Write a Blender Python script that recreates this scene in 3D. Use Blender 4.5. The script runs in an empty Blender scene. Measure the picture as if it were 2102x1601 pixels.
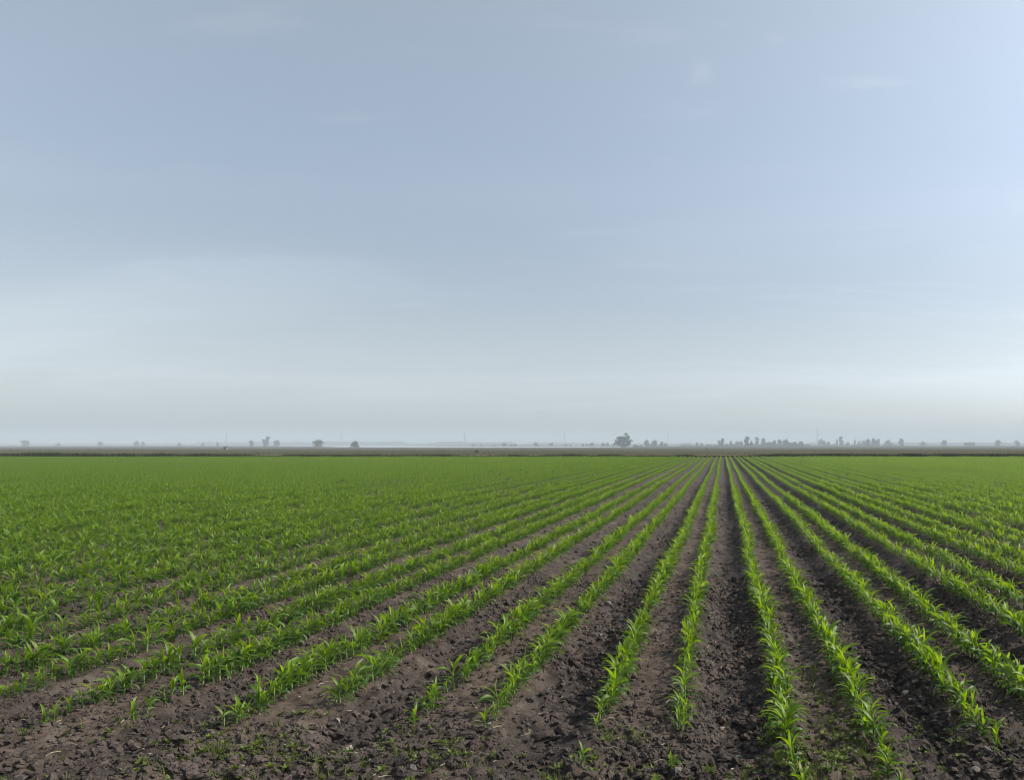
import bpy, bmesh, math, random
import numpy as np
from mathutils import Vector, Matrix

# ------------------------------------------------------------------ camera, sky, sun, exposure
S = bpy.context.scene
COL = S.collection
R = math.radians
FPX, VX, VY, H = 1500.0, 1484.0, 912.0, 2.28       # focal length and vanishing point in photo pixels, eye height in m

cam = bpy.data.cameras.new('camera'); camo = bpy.data.objects.new('camera', cam); COL.objects.link(camo)
cam.sensor_fit = 'HORIZONTAL'; cam.sensor_width = 36.0; cam.lens = 36.0 * FPX / 2102.0
cam.shift_x = -(VX - 1051.0) / 2102.0; cam.shift_y = (VY - 800.5) / 2102.0
cam.clip_start = 0.1; cam.clip_end = 20000
camo.location = (0, 0, H); camo.rotation_euler = (R(90), 0, 0)
S.camera = camo

SUN_AZ, SUN_EL = R(77), R(39)                       # azimuth clockwise from the row direction (+Y)
sdir = Vector((math.sin(SUN_AZ) * math.cos(SUN_EL), math.cos(SUN_AZ) * math.cos(SUN_EL), math.sin(SUN_EL)))
sun = bpy.data.lights.new('sun', 'SUN'); suno = bpy.data.objects.new('sun', sun); COL.objects.link(suno)
sun.energy = 5.0; sun.angle = R(0.5); sun.color = (1.0, 0.93, 0.82)
suno.rotation_euler = sdir.to_track_quat('Z', 'Y').to_euler(); suno.location = (0, 0, 200)

W = bpy.data.worlds.new('World'); S.world = W; W.use_nodes = True


class NT:
    """small helper to write node trees"""
    def __init__(s, tree):
        s.t = tree; s.n = tree.nodes; s.l = tree.links
    def new(s, typ, ins=None, **kw):
        n = s.n.new(typ)
        for k, v in kw.items(): setattr(n, k, v)
        for k, v in (ins or {}).items(): s.set(n, k, v)
        return n
    def set(s, n, k, v):
        sock = n.inputs[k]
        if isinstance(v, bpy.types.NodeSocket): s.l.new(v, sock)
        else: sock.default_value = v
    def m(s, op, a, b=0.0, c=0.0, clamp=False):
        n = s.new('ShaderNodeMath', operation=op, use_clamp=clamp)
        for i, v in enumerate((a, b, c)):
            s.set(n, i, v)
        return n.outputs[0]
    def ramp(s, x, lo, hi, a=0.0, b=1.0, smooth=True):
        n = s.new('ShaderNodeMapRange', interpolation_type='SMOOTHSTEP' if smooth else 'LINEAR')
        for i, v in enumerate((x, lo, hi, a, b)): s.set(n, i, v)
        return n.outputs[0]
    def noise(s, vec, scale, detail=4, rough=0.55, dist=0.0):
        n = s.new('ShaderNodeTexNoise', {'Vector': vec, 'Scale': scale, 'Detail': detail, 'Roughness': rough, 'Distortion': dist})
        return n.outputs['Fac']
    def mix(s, f, a, b, blend='MIX'):
        n = s.new('ShaderNodeMix', data_type='RGBA', blend_type=blend)
        for i, v in ((0, f), (6, a), (7, b)): s.set(n, i, v)
        return n.outputs[2]
    def mapv(s, vec, scale=(1, 1, 1), loc=(0, 0, 0)):
        n = s.new('ShaderNodeMapping', {'Vector': vec, 'Scale': scale, 'Location': loc})
        return n.outputs[0]


def build_world():
    W.node_tree.nodes.clear()
    T = NT(W.node_tree)
    out = T.new('ShaderNodeOutputWorld'); bg = T.new('ShaderNodeBackground')
    sky = T.new('ShaderNodeTexSky', sky_type='NISHITA', sun_disc=False, sun_elevation=SUN_EL,
                sun_rotation=SUN_AZ, altitude=10, air_density=1.0, dust_density=1.6, ozone_density=1.6)
    tc = T.new('ShaderNodeTexCoord')
    sep = T.new('ShaderNodeSeparateXYZ', {0: tc.outputs['Generated']})
    x, y, z = sep.outputs
    # thin high cirrus veil over the whole sky
    zz = T.m('MAXIMUM', T.m('ADD', z, 0.12), 0.1)
    px, py = T.m('DIVIDE', x, zz), T.m('DIVIDE', y, zz)
    p = T.new('ShaderNodeCombineXYZ', {0: px, 1: py, 2: 0.0}).outputs[0]
    n1 = T.noise(T.mapv(p, (0.45, 1.0, 1), (3.1, 0.4, 0)), 0.9, 5, 0.55, 0.6)
    n2 = T.noise(T.mapv(p, (0.8, 2.6, 1), (1.7, 5.2, 0)), 1.6, 6, 0.6, 0.8)
    veil = T.m('MULTIPLY', T.ramp(n1, 0.42, 0.72), 0.10)
    wisp = T.m('MULTIPLY', T.m('MULTIPLY', T.ramp(n2, 0.55, 0.78), 0.16), T.ramp(z, 0.08, 0.28, 0.25, 1.0))
    # the low cloud bank ahead on the left: direction tangents u = x/y, v = z/y
    yy = T.m('MAXIMUM', y, 0.05)
    u, v = T.m('DIVIDE', x, yy), T.m('DIVIDE', z, yy)
    q = T.new('ShaderNodeCombineXYZ', {0: u, 1: v, 2: 0.0}).outputs[0]
    nb = T.noise(T.mapv(q, (1.6, 5.0, 1)), 3.0, 5, 0.6, 0.4)
    vb = T.m('ADD', v, T.m('MULTIPLY', T.m('SUBTRACT', nb, 0.5), 0.05))
    vb = T.m('ADD', vb, T.m('MULTIPLY', T.m('POWER', T.m('ADD', u, 0.62), 2.0), 0.10))
    top = T.ramp(vb, 0.250, 0.260, 1.0, 0.0)
    low = T.ramp(vb, 0.17, 0.25, 0.0, 1.0)
    ends = T.m('MULTIPLY', T.ramp(u, -1.0, -0.75), T.ramp(u, -0.62, -0.36, 1.0, 0.0))
    fwd = T.ramp(y, 0.1, 0.3)
    bank = T.m('MULTIPLY', T.m('MULTIPLY', T.m('MULTIPLY', top, low), T.m('MULTIPLY', ends, fwd)), 0.07)
    def puff(u0, v0, ru, rv, amt, sc):
        a = T.m('DIVIDE', T.m('SUBTRACT', u, u0), ru); b = T.m('DIVIDE', T.m('SUBTRACT', v, v0), rv)
        r = T.m('SQRT', T.m('ADD', T.m('MULTIPLY', a, a), T.m('MULTIPLY', b, b)))
        nn = T.noise(T.mapv(q, (1.0, 1.6, 1), (u0 * 7, 0, 0)), sc, 5, 0.65, 0.5)
        r = T.m('ADD', r, T.m('MULTIPLY', T.m('SUBTRACT', nn, 0.5), 2.4))
        return T.m('MULTIPLY', T.m('MULTIPLY', T.ramp(r, 1.0, 0.1), fwd), amt)
    ps = [puff(-0.496, 0.446, 0.09, 0.012, 0.10, 14), puff(-0.030, 0.508, 0.020, 0.024, 0.20, 26),
          puff(0.195, 0.494, 0.09, 0.012, 0.16, 20), puff(0.072, 0.553, 0.022, 0.012, 0.12, 26),
          puff(-0.64, 0.575, 0.14, 0.03, 0.14, 9)]
    f = T.m('ADD', T.m('ADD', veil, wisp), bank)
    for a in ps: f = T.m('ADD', f, a)
    f = T.m('MULTIPLY', T.m('MINIMUM', f, 0.9), T.ramp(z, 0.0, 0.06))
    # cloud brightness follows the sky's own brightness, without its blue
    bw = T.new('ShaderNodeRGBToBW', {0: sky.outputs[0]}).outputs[0]
    def tint(c):
        n = T.new('ShaderNodeVectorMath', {0: c}, operation='SCALE'); T.set(n, 'Scale', bw)
        return n.outputs[0]
    col = T.mix(T.ramp(z, 0.05, 0.58, 0.76, 0.0), sky.outputs[0], tint((0.845, 0.92, 0.985)))     # dusty low air
    col = T.mix(T.ramp(z, 0.14, 0.55, 0.0, 0.64), col, tint((1.47, 1.69, 1.88)))                # cirrostratus overhead
    col = T.mix(f, col, tint((1.75, 1.90, 2.08)))
    T.set(bg, 'Color', col); bg.inputs['Strength'].default_value = SKY
    T.l.new(bg.outputs[0], out.inputs[0])


SKY = 0.145
build_world()
S.view_settings.view_transform = 'Standard'; S.view_settings.look = 'None'
S.view_settings.exposure = 0.25; S.view_settings.gamma = 1.0
S.render.engine = 'CYCLES'
cy = S.cycles
cy.adaptive_threshold = 0.02; cy.max_bounces = 3; cy.diffuse_bounces = 2; cy.glossy_bounces = 2; cy.transmission_bounces = 3
cy.volume_bounces = 0; cy.transparent_max_bounces = 4; cy.sample_clamp_indirect = 4.0
cy.use_denoising = True; cy.filter_width = 0.85
cy.caustics_reflective = False; cy.caustics_refractive = False

random.seed(7)
RNG = np.random.default_rng(11)


# ------------------------------------------------------------------ helpers
def at(px, py, z=0.0):
    """ground point (height z) under a photo pixel"""
    Y = FPX * (H - z) / (py - VY)
    return Vector(((px - VX) * Y / FPX, Y, z))


def mesh(name, verts, faces, mat=None, smooth=False):
    me = bpy.data.meshes.new(name)
    me.from_pydata([tuple(v) for v in verts], [], [tuple(f) for f in faces])
    if mat:
        for m_ in (mat if isinstance(mat, (list, tuple)) else [mat]): me.materials.append(m_)
    if smooth: me.polygons.foreach_set('use_smooth', [True] * len(me.polygons))
    me.update()
    return me


def fast_mesh(name, V, F, mat, smooth=False):
    """V (n,3) array, F (m,k) index array with k = 3 or 4"""
    me = bpy.data.meshes.new(name); k = F.shape[1]
    me.vertices.add(len(V)); me.vertices.foreach_set('co', np.ascontiguousarray(V, dtype=np.float32).ravel())
    me.loops.add(F.size); me.loops.foreach_set('vertex_index', np.ascontiguousarray(F, dtype=np.int32).ravel())
    me.polygons.add(len(F)); me.polygons.foreach_set('loop_start', np.arange(0, F.size, k, dtype=np.int32))
    me.polygons.foreach_set('loop_total', np.full(len(F), k, dtype=np.int32))
    if smooth: me.polygons.foreach_set('use_smooth', np.ones(len(F), dtype=bool))
    me.materials.append(mat); me.update(calc_edges=True); me.validate()
    return me


def link(name, data, parent=None, **props):
    o = bpy.data.objects.new(name, data); COL.objects.link(o)
    if parent: o.parent = parent
    for k, v in props.items():
        if v is not None: o[k] = v
    return o


_tab = np.random.default_rng(3).random((16, 256, 256)).astype(np.float32)


def vnoise(x, y, s=0):
    x = np.asarray(x, dtype=np.float64); y = np.asarray(y, dtype=np.float64)
    ix = np.floor(x).astype(np.int64); iy = np.floor(y).astype(np.int64)
    fx = x - ix; fy = y - iy
    fx = fx * fx * (3 - 2 * fx); fy = fy * fy * (3 - 2 * fy)
    t = _tab[s % 16]
    a = t[ix & 255, iy & 255]; b = t[(ix + 1) & 255, iy & 255]
    c = t[ix & 255, (iy + 1) & 255]; d = t[(ix + 1) & 255, (iy + 1) & 255]
    return (a * (1 - fx) + b * fx) * (1 - fy) + (c * (1 - fx) + d * fx) * fy


def sstep(a, b, x):
    t = np.clip((x - a) / (b - a), 0, 1)
    return t * t * (3 - 2 * t)


# beds: twin rows at BED +- HALF, repeated every PER metres
PER, HALF, BED0 = 0.6655 * H, 0.138 * H, 0.374 * H
EDGE = 126.0                                        # far end of the crop


def bed_dist(x):
    return np.abs((x - BED0 + PER / 2) % PER - PER / 2)


def near_end(x):
    """where the crop starts, a ragged line across the rows"""
    return 5.75 + 0.2 * sstep(-2.5, -6.5, x) + 0.25 * (vnoise(x * 1.3, 0 * x, 5) - 0.5)


def wander(x, y):
    return 0.09 * (vnoise(x * 0.37 + 11.0, y * 0.16, 6) - 0.5) + 0.03 * (vnoise(x * 2.0 + 3.0, y * 0.7, 7) - 0.5)


def height(x, y, fine=True):
    xw = x - wander(x, y)
    d = bed_dist(xw)
    prof = -0.105 * sstep(0.36, 0.70, d) - 0.014 * sstep(0.25, 0.0, d)
    m = sstep(5.0, 6.4, y - 0.5 * (vnoise(x * 0.8, y * 0.0, 2) - 0.5))
    z = prof * (0.45 + 0.55 * m) - 0.03 * (1 - m)
    z = z + 0.05 * (vnoise(x * 0.5, y * 0.4, 1) - 0.5) * sstep(60, 20, y)
    z = z + 0.035 * (1 - m) * (vnoise(x * 2.1, y * 2.1, 8) - 0.5)
    if fine:
        furrow = sstep(0.34, 0.6, d); rough = 0.5 + 0.5 * np.maximum(furrow, 1 - m)
        c1 = vnoise(x * 7.5, y * 7.5, 3); c2 = vnoise(x * 15 + 4, y * 15, 4); c3 = vnoise(x * 31, y * 31 + 7, 9)
        c4 = np.abs(vnoise(x * 10 + 50, y * 10, 10) - 0.5) * 2
        z = z + rough * (0.058 * (c1 - 0.5) + 0.056 * (c2 - 0.5) + 0.030 * (c3 - 0.5) - 0.034 * (1 - c4) ** 3)
    return z


def grid_sheet(name, xs, ys, zf, mat):
    X, Y = np.meshgrid(xs, ys)
    V = np.stack([X.ravel(), Y.ravel(), zf(X, Y).ravel()], 1)
    nx, ny = len(xs), len(ys)
    i = np.arange(nx * ny).reshape(ny, nx)
    F = np.stack([i[:-1, :-1].ravel(), i[:-1, 1:].ravel(), i[1:, 1:].ravel(), i[1:, :-1].ravel()], 1)
    return fast_mesh(name, V, F, mat, True)


# ------------------------------------------------------------------ materials
def new_mat(name):
    m = bpy.data.materials.new(name); m.use_nodes = True; m.node_tree.nodes.clear()
    T = NT(m.node_tree); out = T.new('ShaderNodeOutputMaterial')
    return m, T, out


def soil_mat(name, clod=False):
    m, T, out = new_mat(name)
    geo = T.new('ShaderNodeNewGeometry').outputs['Position']
    big = T.noise(geo, 0.7, 5, 0.6); mid = T.noise(geo, 5.0, 5, 0.65); fine = T.noise(geo, 55.0, 4, 0.7)
    col = T.mix(T.ramp(mid, 0.3, 0.72), (0.027, 0.0215, 0.019, 1), (0.088, 0.070, 0.060, 1))
    if not clod:
        # the bed tops are crusted and drier than the tilled furrows
        sx = T.new('ShaderNodeSeparateXYZ', {0: geo}).outputs[0]
        w = T.m('PINGPONG', T.m('SUBTRACT', sx, BED0), PER / 2)
        crust = T.m('MULTIPLY', T.ramp(w, 0.30, 0.52, 1.0, 0.0), T.ramp(mid, 0.35, 0.6, 0.35, 0.85))
        col = T.mix(crust, col, (0.110, 0.082, 0.062, 1))
    else:
        rnd = T.new('ShaderNodeObjectInfo').outputs['Random']
        col = T.mix(T.ramp(rnd, 0.0, 1.0, 0.0, 0.75, False), col, (0.125, 0.098, 0.082, 1))
        col = T.mix(T.ramp(rnd, 0.990, 0.994), col, (0.24, 0.215, 0.195, 1))
    col = T.mix(T.ramp(big, 0.38, 0.66, 0.0, 0.6), col, (0.038, 0.031, 0.029, 1))
    col = T.mix(T.ramp(fine, 0.60, 0.78, 0.0, 0.6), col, (0.22, 0.185, 0.16, 1))
    dry = T.noise(T.mapv(geo, (1, 1, 1), (9, 4, 2)), 1.5, 5, 0.6)
    col = T.mix(T.ramp(dry, 0.54, 0.72, 0.0, 0.55), col, (0.150, 0.120, 0.098, 1))     # dry pale crust
    h = T.m('ADD', T.m('MULTIPLY', T.noise(geo, 22.0, 6, 0.7), 0.6), T.m('MULTIPLY', fine, 0.4))
    b = T.new('ShaderNodeBump', {'Strength': 1.0, 'Distance': 0.035, 'Height': h})
    p = T.new('ShaderNodeBsdfPrincipled', {'Base Color': col, 'Roughness': 0.82, 'Normal': b.outputs[0]})
    p.inputs['Specular IOR Level'].default_value = 0.1
    T.l.new(p.outputs[0], out.inputs[0])
    return m


def leaf_mat(name, dark, lite, trans, spec=0.35, tfac=0.45):
    m, T, out = new_mat(name)
    rnd = T.new('ShaderNodeObjectInfo').outputs['Random']
    yg = T.new('ShaderNodeAttribute', attribute_name='young').outputs['Fac']
    geo = T.new('ShaderNodeNewGeometry').outputs['Position']
    n = T.noise(geo, 30.0, 3)
    patch = T.noise(geo, 0.35, 3)
    f = T.m('ADD', T.m('MULTIPLY', rnd, 0.5), T.m('MULTIPLY', patch, 0.5), clamp=True)
    col = T.mix(f, dark, lite)
    col = T.mix(T.m('MULTIPLY', yg, 0.9), col, (0.175, 0.27, 0.015, 1))
    col = T.mix(T.ramp(n, 0.45, 0.8, 0.0, 0.25), col, (0.15, 0.18, 0.035, 1))
    col = T.mix(T.ramp(rnd, 0.80, 1.0, 0.0, 0.55), col, (0.17, 0.16, 0.05, 1))          # a few yellowed leaves
    tc = T.mix(T.m('MULTIPLY', yg, 0.9), trans, (0.50, 0.69, 0.016, 1))
    p = T.new('ShaderNodeBsdfPrincipled', {'Base Color': col, 'Roughness': 0.5})
    p.inputs['Specular IOR Level'].default_value = spec
    t = T.new('ShaderNodeBsdfTranslucent', {'Color': tc})
    mx = T.new('ShaderNodeMixShader', {0: tfac, 1: p.outputs[0], 2: t.outputs[0]})
    T.l.new(mx.outputs[0], out.inputs[0])
    return m


def plain_mat(name, a, b, scale=3.0, rough=0.9, bump=0.0, per_object=0.0):
    m, T, out = new_mat(name)
    geo = T.new('ShaderNodeNewGeometry').outputs['Position']
    n = T.noise(geo, scale, 5, 0.6)
    col = T.mix(T.ramp(n, 0.3, 0.7), a, b)
    if per_object:
        rnd = T.new('ShaderNodeObjectInfo').outputs['Random']
        col = T.mix(T.m('MULTIPLY', rnd, per_object), col, b)
    p = T.new('ShaderNodeBsdfPrincipled', {'Base Color': col, 'Roughness': rough})
    p.inputs['Specular IOR Level'].default_value = 0.25
    if bump:
        bn = T.new('ShaderNodeBump', {'Strength': bump, 'Distance': 0.02, 'Height': T.noise(geo, scale * 6, 6, 0.7)})
        T.set(p, 'Normal', bn.outputs[0])
    T.l.new(p.outputs[0], out.inputs[0])
    return m


M = {
    'soil': soil_mat('soil'), 'clod': soil_mat('clod', True),
    'leaf': leaf_mat('corn_leaf', (0.020, 0.062, 0.009, 1), (0.062, 0.130, 0.012, 1), (0.130, 0.265, 0.007, 1), 0.42, 0.45),
    'stem': plain_mat('corn_stem', (0.10, 0.17, 0.04, 1), (0.17, 0.22, 0.08, 1), 20, 0.5),
    'weed': leaf_mat('weed_leaf', (0.036, 0.056, 0.017, 1), (0.085, 0.095, 0.032, 1), (0.09, 0.105, 0.025, 1), 0.2, 0.3),
    'ditch': leaf_mat('ditch_weed', (0.008, 0.014, 0.006, 1), (0.014, 0.022, 0.008, 1), (0.012, 0.02, 0.006, 1), 0.05, 0.1),  # near-black greens: the shade on the backlit strip is put into the colour
    'straw': plain_mat('straw', (0.28, 0.23, 0.16, 1), (0.45, 0.39, 0.28, 1), 15, 0.7),
    'stone': plain_mat('stone', (0.20, 0.165, 0.15, 1), (0.33, 0.285, 0.265, 1), 30, 0.85, 0.6),
    'bark': plain_mat('bark', (0.06, 0.05, 0.04, 1), (0.12, 0.10, 0.085, 1), 4, 0.95),
    'tree': leaf_mat('tree_leaf', (0.018, 0.030, 0.013, 1), (0.034, 0.048, 0.02, 1), (0.03, 0.045, 0.013, 1), 0.1, 0.2),
    'steel': plain_mat('galvanised_steel', (0.22, 0.23, 0.24, 1), (0.32, 0.33, 0.34, 1), 1, 0.5),
    'scrub': leaf_mat('dry_scrub', (0.045, 0.048, 0.028, 1), (0.08, 0.075, 0.045, 1), (0.05, 0.05, 0.03, 1), 0.1, 0.25),
    'hut': plain_mat('dark_boards', (0.025, 0.022, 0.02, 1), (0.05, 0.045, 0.04, 1), 2, 0.9),
    'hut_wall': plain_mat('tan_wall', (0.15, 0.125, 0.10, 1), (0.20, 0.17, 0.135, 1), 2, 0.9),
}


def land_mat():
    """open country beyond the crop: parcels of stubble, fallow and grass one behind the other"""
    m, T, out = new_mat('land')
    geo = T.new('ShaderNodeNewGeometry').outputs['Position']
    sp = T.new('ShaderNodeSeparateXYZ', {0: geo})
    n = T.noise(T.mapv(geo, (0.016, 0.02, 1)), 1.0, 5, 0.65)
    yj = T.m('ADD', sp.outputs[1], T.m('MULTIPLY', T.m('SUBTRACT', n, 0.5), 110.0))
    t = T.m('DIVIDE', T.m('LOGARITHM', T.m('MAXIMUM', yj, 90.0), 10.0), 4.0)
    cr = T.new('ShaderNodeValToRGB'); T.set(cr, 0, t)
    stops = [(120, (0.19, 0.165, 0.115)), (162, (0.18, 0.155, 0.105)), (172, (0.055, 0.045, 0.036)), (188, (0.055, 0.047, 0.038)),
             (196, (0.115, 0.10, 0.072)), (222, (0.06, 0.07, 0.038)), (252, (0.065, 0.075, 0.042)), (265, (0.125, 0.105, 0.08)),
             (300, (0.05, 0.046, 0.036)), (330, (0.10, 0.092, 0.062)), (420, (0.07, 0.072, 0.05)), (600, (0.09, 0.08, 0.065)), (2500, (0.08, 0.08, 0.06))]
    el = cr.color_ramp.elements
    while len(el) < len(stops): el.new(0.5)
    for e, (y, c) in zip(el, stops):
        e.position = math.log10(y) / 4.0; e.color = (c[0] * 0.80, c[1] * 0.78, c[2] * 0.66, 1)
    n2 = T.noise(T.mapv(geo, (0.05, 0.06, 1)), 1.0, 6, 0.7)
    col = T.mix(T.ramp(n2, 0.42, 0.66, 0.0, 0.6), cr.outputs[0], (0.045, 0.05, 0.03, 1))
    p = T.new('ShaderNodeBsdfPrincipled', {'Base Color': col, 'Roughness': 1.0})
    p.inputs['Specular IOR Level'].default_value = 0.0
    T.l.new(p.outputs[0], out.inputs[0])
    return m


def water_mat():
    m, T, out = new_mat('water')
    geo = T.new('ShaderNodeNewGeometry').outputs['Position']
    b = T.new('ShaderNodeBump', {'Strength': 0.15, 'Distance': 0.1, 'Height': T.noise(geo, 0.6, 4)})
    p = T.new('ShaderNodeBsdfPrincipled', {'Base Color': (0.28, 0.31, 0.33, 1), 'Roughness': 0.15, 'Normal': b.outputs[0]})
    T.l.new(p.outputs[0], out.inputs[0])
    return m


M['land'] = land_mat(); M['water'] = water_mat()

# ------------------------------------------------------------------ ground, field, water
link('field_soil', grid_sheet('field_soil', np.arange(-15, 9.01, 0.025), np.arange(2.6, 13.01, 0.025), height, M['soil']), kind='structure')
link('field_soil', grid_sheet('field_soil', np.arange(-48, 26.01, 0.055), np.concatenate([[12.8], np.arange(13.0, 42.01, 0.10)]),
     lambda x, y: height(x, y) - 0.06 * (y < 12.95), M['soil']), kind='structure')
link('field_soil', grid_sheet('field_soil', np.arange(-150, 80.01, 0.165), np.concatenate([[41.0], np.arange(42.0, 129.1, 1.5)]),
     lambda x, y: height(x, y, False) - 0.12 * (y < 41.9) - 0.25 * sstep(126.5, 128.5, y), M['soil']), kind='structure')
far = 6000.0
gx = np.unique(np.concatenate([[-far, -3000, -1500, -800, -400], np.arange(-250, 201, 10), [-150.1, -149.5, 79.5, 80.1, 400, 800, 1500, 3000, far]]))
gy = np.unique(np.concatenate([[-far, -1000, -100, -10, 0, 2.4, 2.7], np.arange(10, 127, 12), [128.0, 129.4, 131, 135], np.arange(140, 700, 8),
                               [750, 800, 900, 1100, 1400, 1800, 2400, 3200, 4500, far]]))


def land_base(y):
    return -2.6 * np.clip((np.asarray(y, dtype=float) - 150.0) / 800.0, 0, 1)


def far_at(py):
    """distance at which the gently falling land meets photo row py"""
    lo, hi = 135.0, 5900.0
    for _ in range(60):
        m = (lo + hi) / 2
        if VY + FPX * (H - float(land_base(m))) / m > py: lo = m
        else: hi = m
    return lo


def land_z(x, y):
    inside = (x > -149.9) & (x < 79.9) & (y > 2.65) & (y < 129.0)
    z = np.where(inside, -0.5, 0.0)
    roll = 0.35 * (vnoise(x * 0.011, y * 0.02, 12) - 0.5) * sstep(140, 240, y) * sstep(900, 600, y)
    return z + roll + land_base(y)


link('ground', grid_sheet('ground', gx, gy, land_z, M['land']), kind='structure')

# the pale sheet of water behind the far fields on the left
WZ = -2.52
shore = [(-60, 915.3, 914.1), (150, 915.2, 914.1), (300, 915.1, 914.1), (560, 915.3, 914.2), (640, 916.4, 914.6), (700, 917.9, 914.8), (850, 918.5, 915.2), (1000, 918.7, 916.2), (1120, 918.5, 916.2), (1240, 918.0, 916.1),
         (1330, 917.0, 915.9), (1390, 916.2, 915.8)]
front = [at(px, py, WZ) for px, py, _ in shore]
back = [at(px, py, WZ) for px, _, py in shore]
nf = len(front)
link('water', mesh('water', front + back, [(i, i + 1, nf + i + 1, nf + i) for i in range(nf - 1)], M['water']), kind='structure')


# ------------------------------------------------------------------ leaf, plant and tuft meshes
def leaf_strip(length, width, base, az, el0, droop, twist=0.0, nseg=7, fold=0.35, cross=3, wave=0.0, grass=False):
    """an arching blade: returns verts, faces"""
    V, F = [], []
    p = Vector(base); el = el0
    for i in range(nseg + 1):
        t = i / nseg
        if grass: w = width * (1 - t) ** 0.7
        else: w = width * (0.55 + 0.45 * min(1, t / 0.3)) * (1 - max(0, (t - 0.45) / 0.55) ** 1.7)
        w = max(w, width * 0.03)
        e = el
        fw = Vector((math.cos(az) * math.cos(e), math.sin(az) * math.cos(e), math.sin(e)))
        side = Vector((-math.sin(az), math.cos(az), 0))
        tw = twist * t
        up = side.cross(fw) * -1
        s2 = side * math.cos(tw) + up * math.sin(tw); u2 = up * math.cos(tw) - side * math.sin(tw)
        f = fold * (1 - 0.6 * t)
        off = u2 * (w * 0.5 * f + wave * width * math.sin(t * 17))
        if cross == 3: V += [p + s2 * w / 2 + off, p.copy(), p - s2 * w / 2 + u2 * (w * 0.5 * f - wave * width * math.sin(t * 15 + 1))]
        else: V += [p + s2 * w / 2, p - s2 * w / 2]
        p = p + fw * (length / nseg)
        el -= droop / nseg * (0.45 + 1.1 * t)
    for i in range(nseg):
        for j in range(cross - 1):
            a = i * cross + j
            F.append((a, a + 1, a + cross + 1, a + cross))
    return V, F


def tube(path, radii, n=6):
    V, F = [], []
    for k, (p, r) in enumerate(zip(path, radii)):
        d = (path[min(k + 1, len(path) - 1)] - path[max(k - 1, 0)]).normalized()
        a = d.orthogonal().normalized(); b = d.cross(a)
        for i in range(n):
            th = 2 * math.pi * i / n
            V.append(p + (a * math.cos(th) + b * math.sin(th)) * r)
    for k in range(len(path) - 1):
        for i in range(n):
            F.append((k * n + i, k * n + (i + 1) % n, (k + 1) * n + (i + 1) % n, (k + 1) * n + i))
    F.append(tuple((len(path) - 1) * n + i for i in range(n)))
    return V, F


def set_young(me, val):
    a = me.attributes.new('young', 'FLOAT', 'POINT')
    vals = val if hasattr(val, '__len__') else [val] * len(me.vertices)
    a.data.foreach_set('value', vals)


def corn_spec(rng, size=1.0, n=None):
    """blades of one young maize plant, two-ranked, oldest first: (length,width,z,az,el,droop,twist,young)"""
    n = n or rng.choice([6, 7, 8, 9])
    plane = rng.uniform(0, math.pi); out = []
    for i in range(n):
        t = i / (n - 1)
        az = plane + math.pi * (i % 2) + rng.uniform(-0.8, 0.8)
        L = (0.085 + 0.115 * math.sin(math.pi * min(1, 0.2 + 0.62 * t))) * rng.uniform(0.85, 1.15) * size
        w = (0.0145 + 0.012 * math.sin(math.pi * (0.2 + 0.55 * t))) * rng.uniform(0.9, 1.15) * size
        z = (0.020 + 0.105 * t) * size
        el = R(44 + 38 * t ** 1.2) + rng.uniform(-0.2, 0.2)
        dr = R(165 - 105 * t ** 1.4) * rng.uniform(0.7, 1.35)
        tw = rng.uniform(-1.5, 1.5)
        yg = max(0, t - 0.35) / 0.65 * rng.uniform(0.45, 1.0)
        if i == n - 1: L *= 0.8; w *= 0.85; dr *= 0.5
        out.append((L, w, z, az, el, dr, tw, yg))
    return out


def blade(sp, nseg=7, cross=3):
    L, w, z, az, el, dr, tw, yg = sp
    return leaf_strip(L, w, (0, 0, z), az, el, dr, tw, nseg, 0.45, cross, 0.06 if cross == 3 else 0)


def stem_geo(size, rng):
    lean = rng.uniform(-0.008, 0.008)
    pts = [Vector((0, 0, -0.03)), Vector((lean * 0.3, 0, 0.03 * size)), Vector((lean, lean * 0.5, 0.075 * size)), Vector((lean, lean, 0.135 * size))]
    return tube(pts, [0.0085 * size, 0.008 * size, 0.0065 * size, 0.003 * size], 6)


def join(parts):
    V, F, Y = [], [], []
    for v, f, y in parts:
        o = len(V); V += list(v); F += [tuple(i + o for i in q) for q in f]; Y += [y] * len(v)
    return V, F, Y


NVAR = 12
vr = random.Random(21)
SPECS = [(corn_spec(vr), vr.uniform(0.9, 1.1)) for _ in range(NVAR)]
STEM_ME, LEAF_ME = [], []
for specs, _ in SPECS:
    V, F = stem_geo(1.0, vr); STEM_ME.append(mesh('stem', V, F, M['stem'], True))
    ls = []
    for sp in specs:
        V, F = blade(sp); me = mesh('leaf', V, F, M['leaf'], True); set_young(me, sp[7]); ls.append(me)
    LEAF_ME.append(ls)


def source_collection(name, meshes):
    c = bpy.data.collections.new(name)
    for i, me in enumerate(meshes):
        o = bpy.data.objects.new('%s_%02d' % (name, i), me); c.objects.link(o)
    return c


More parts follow.
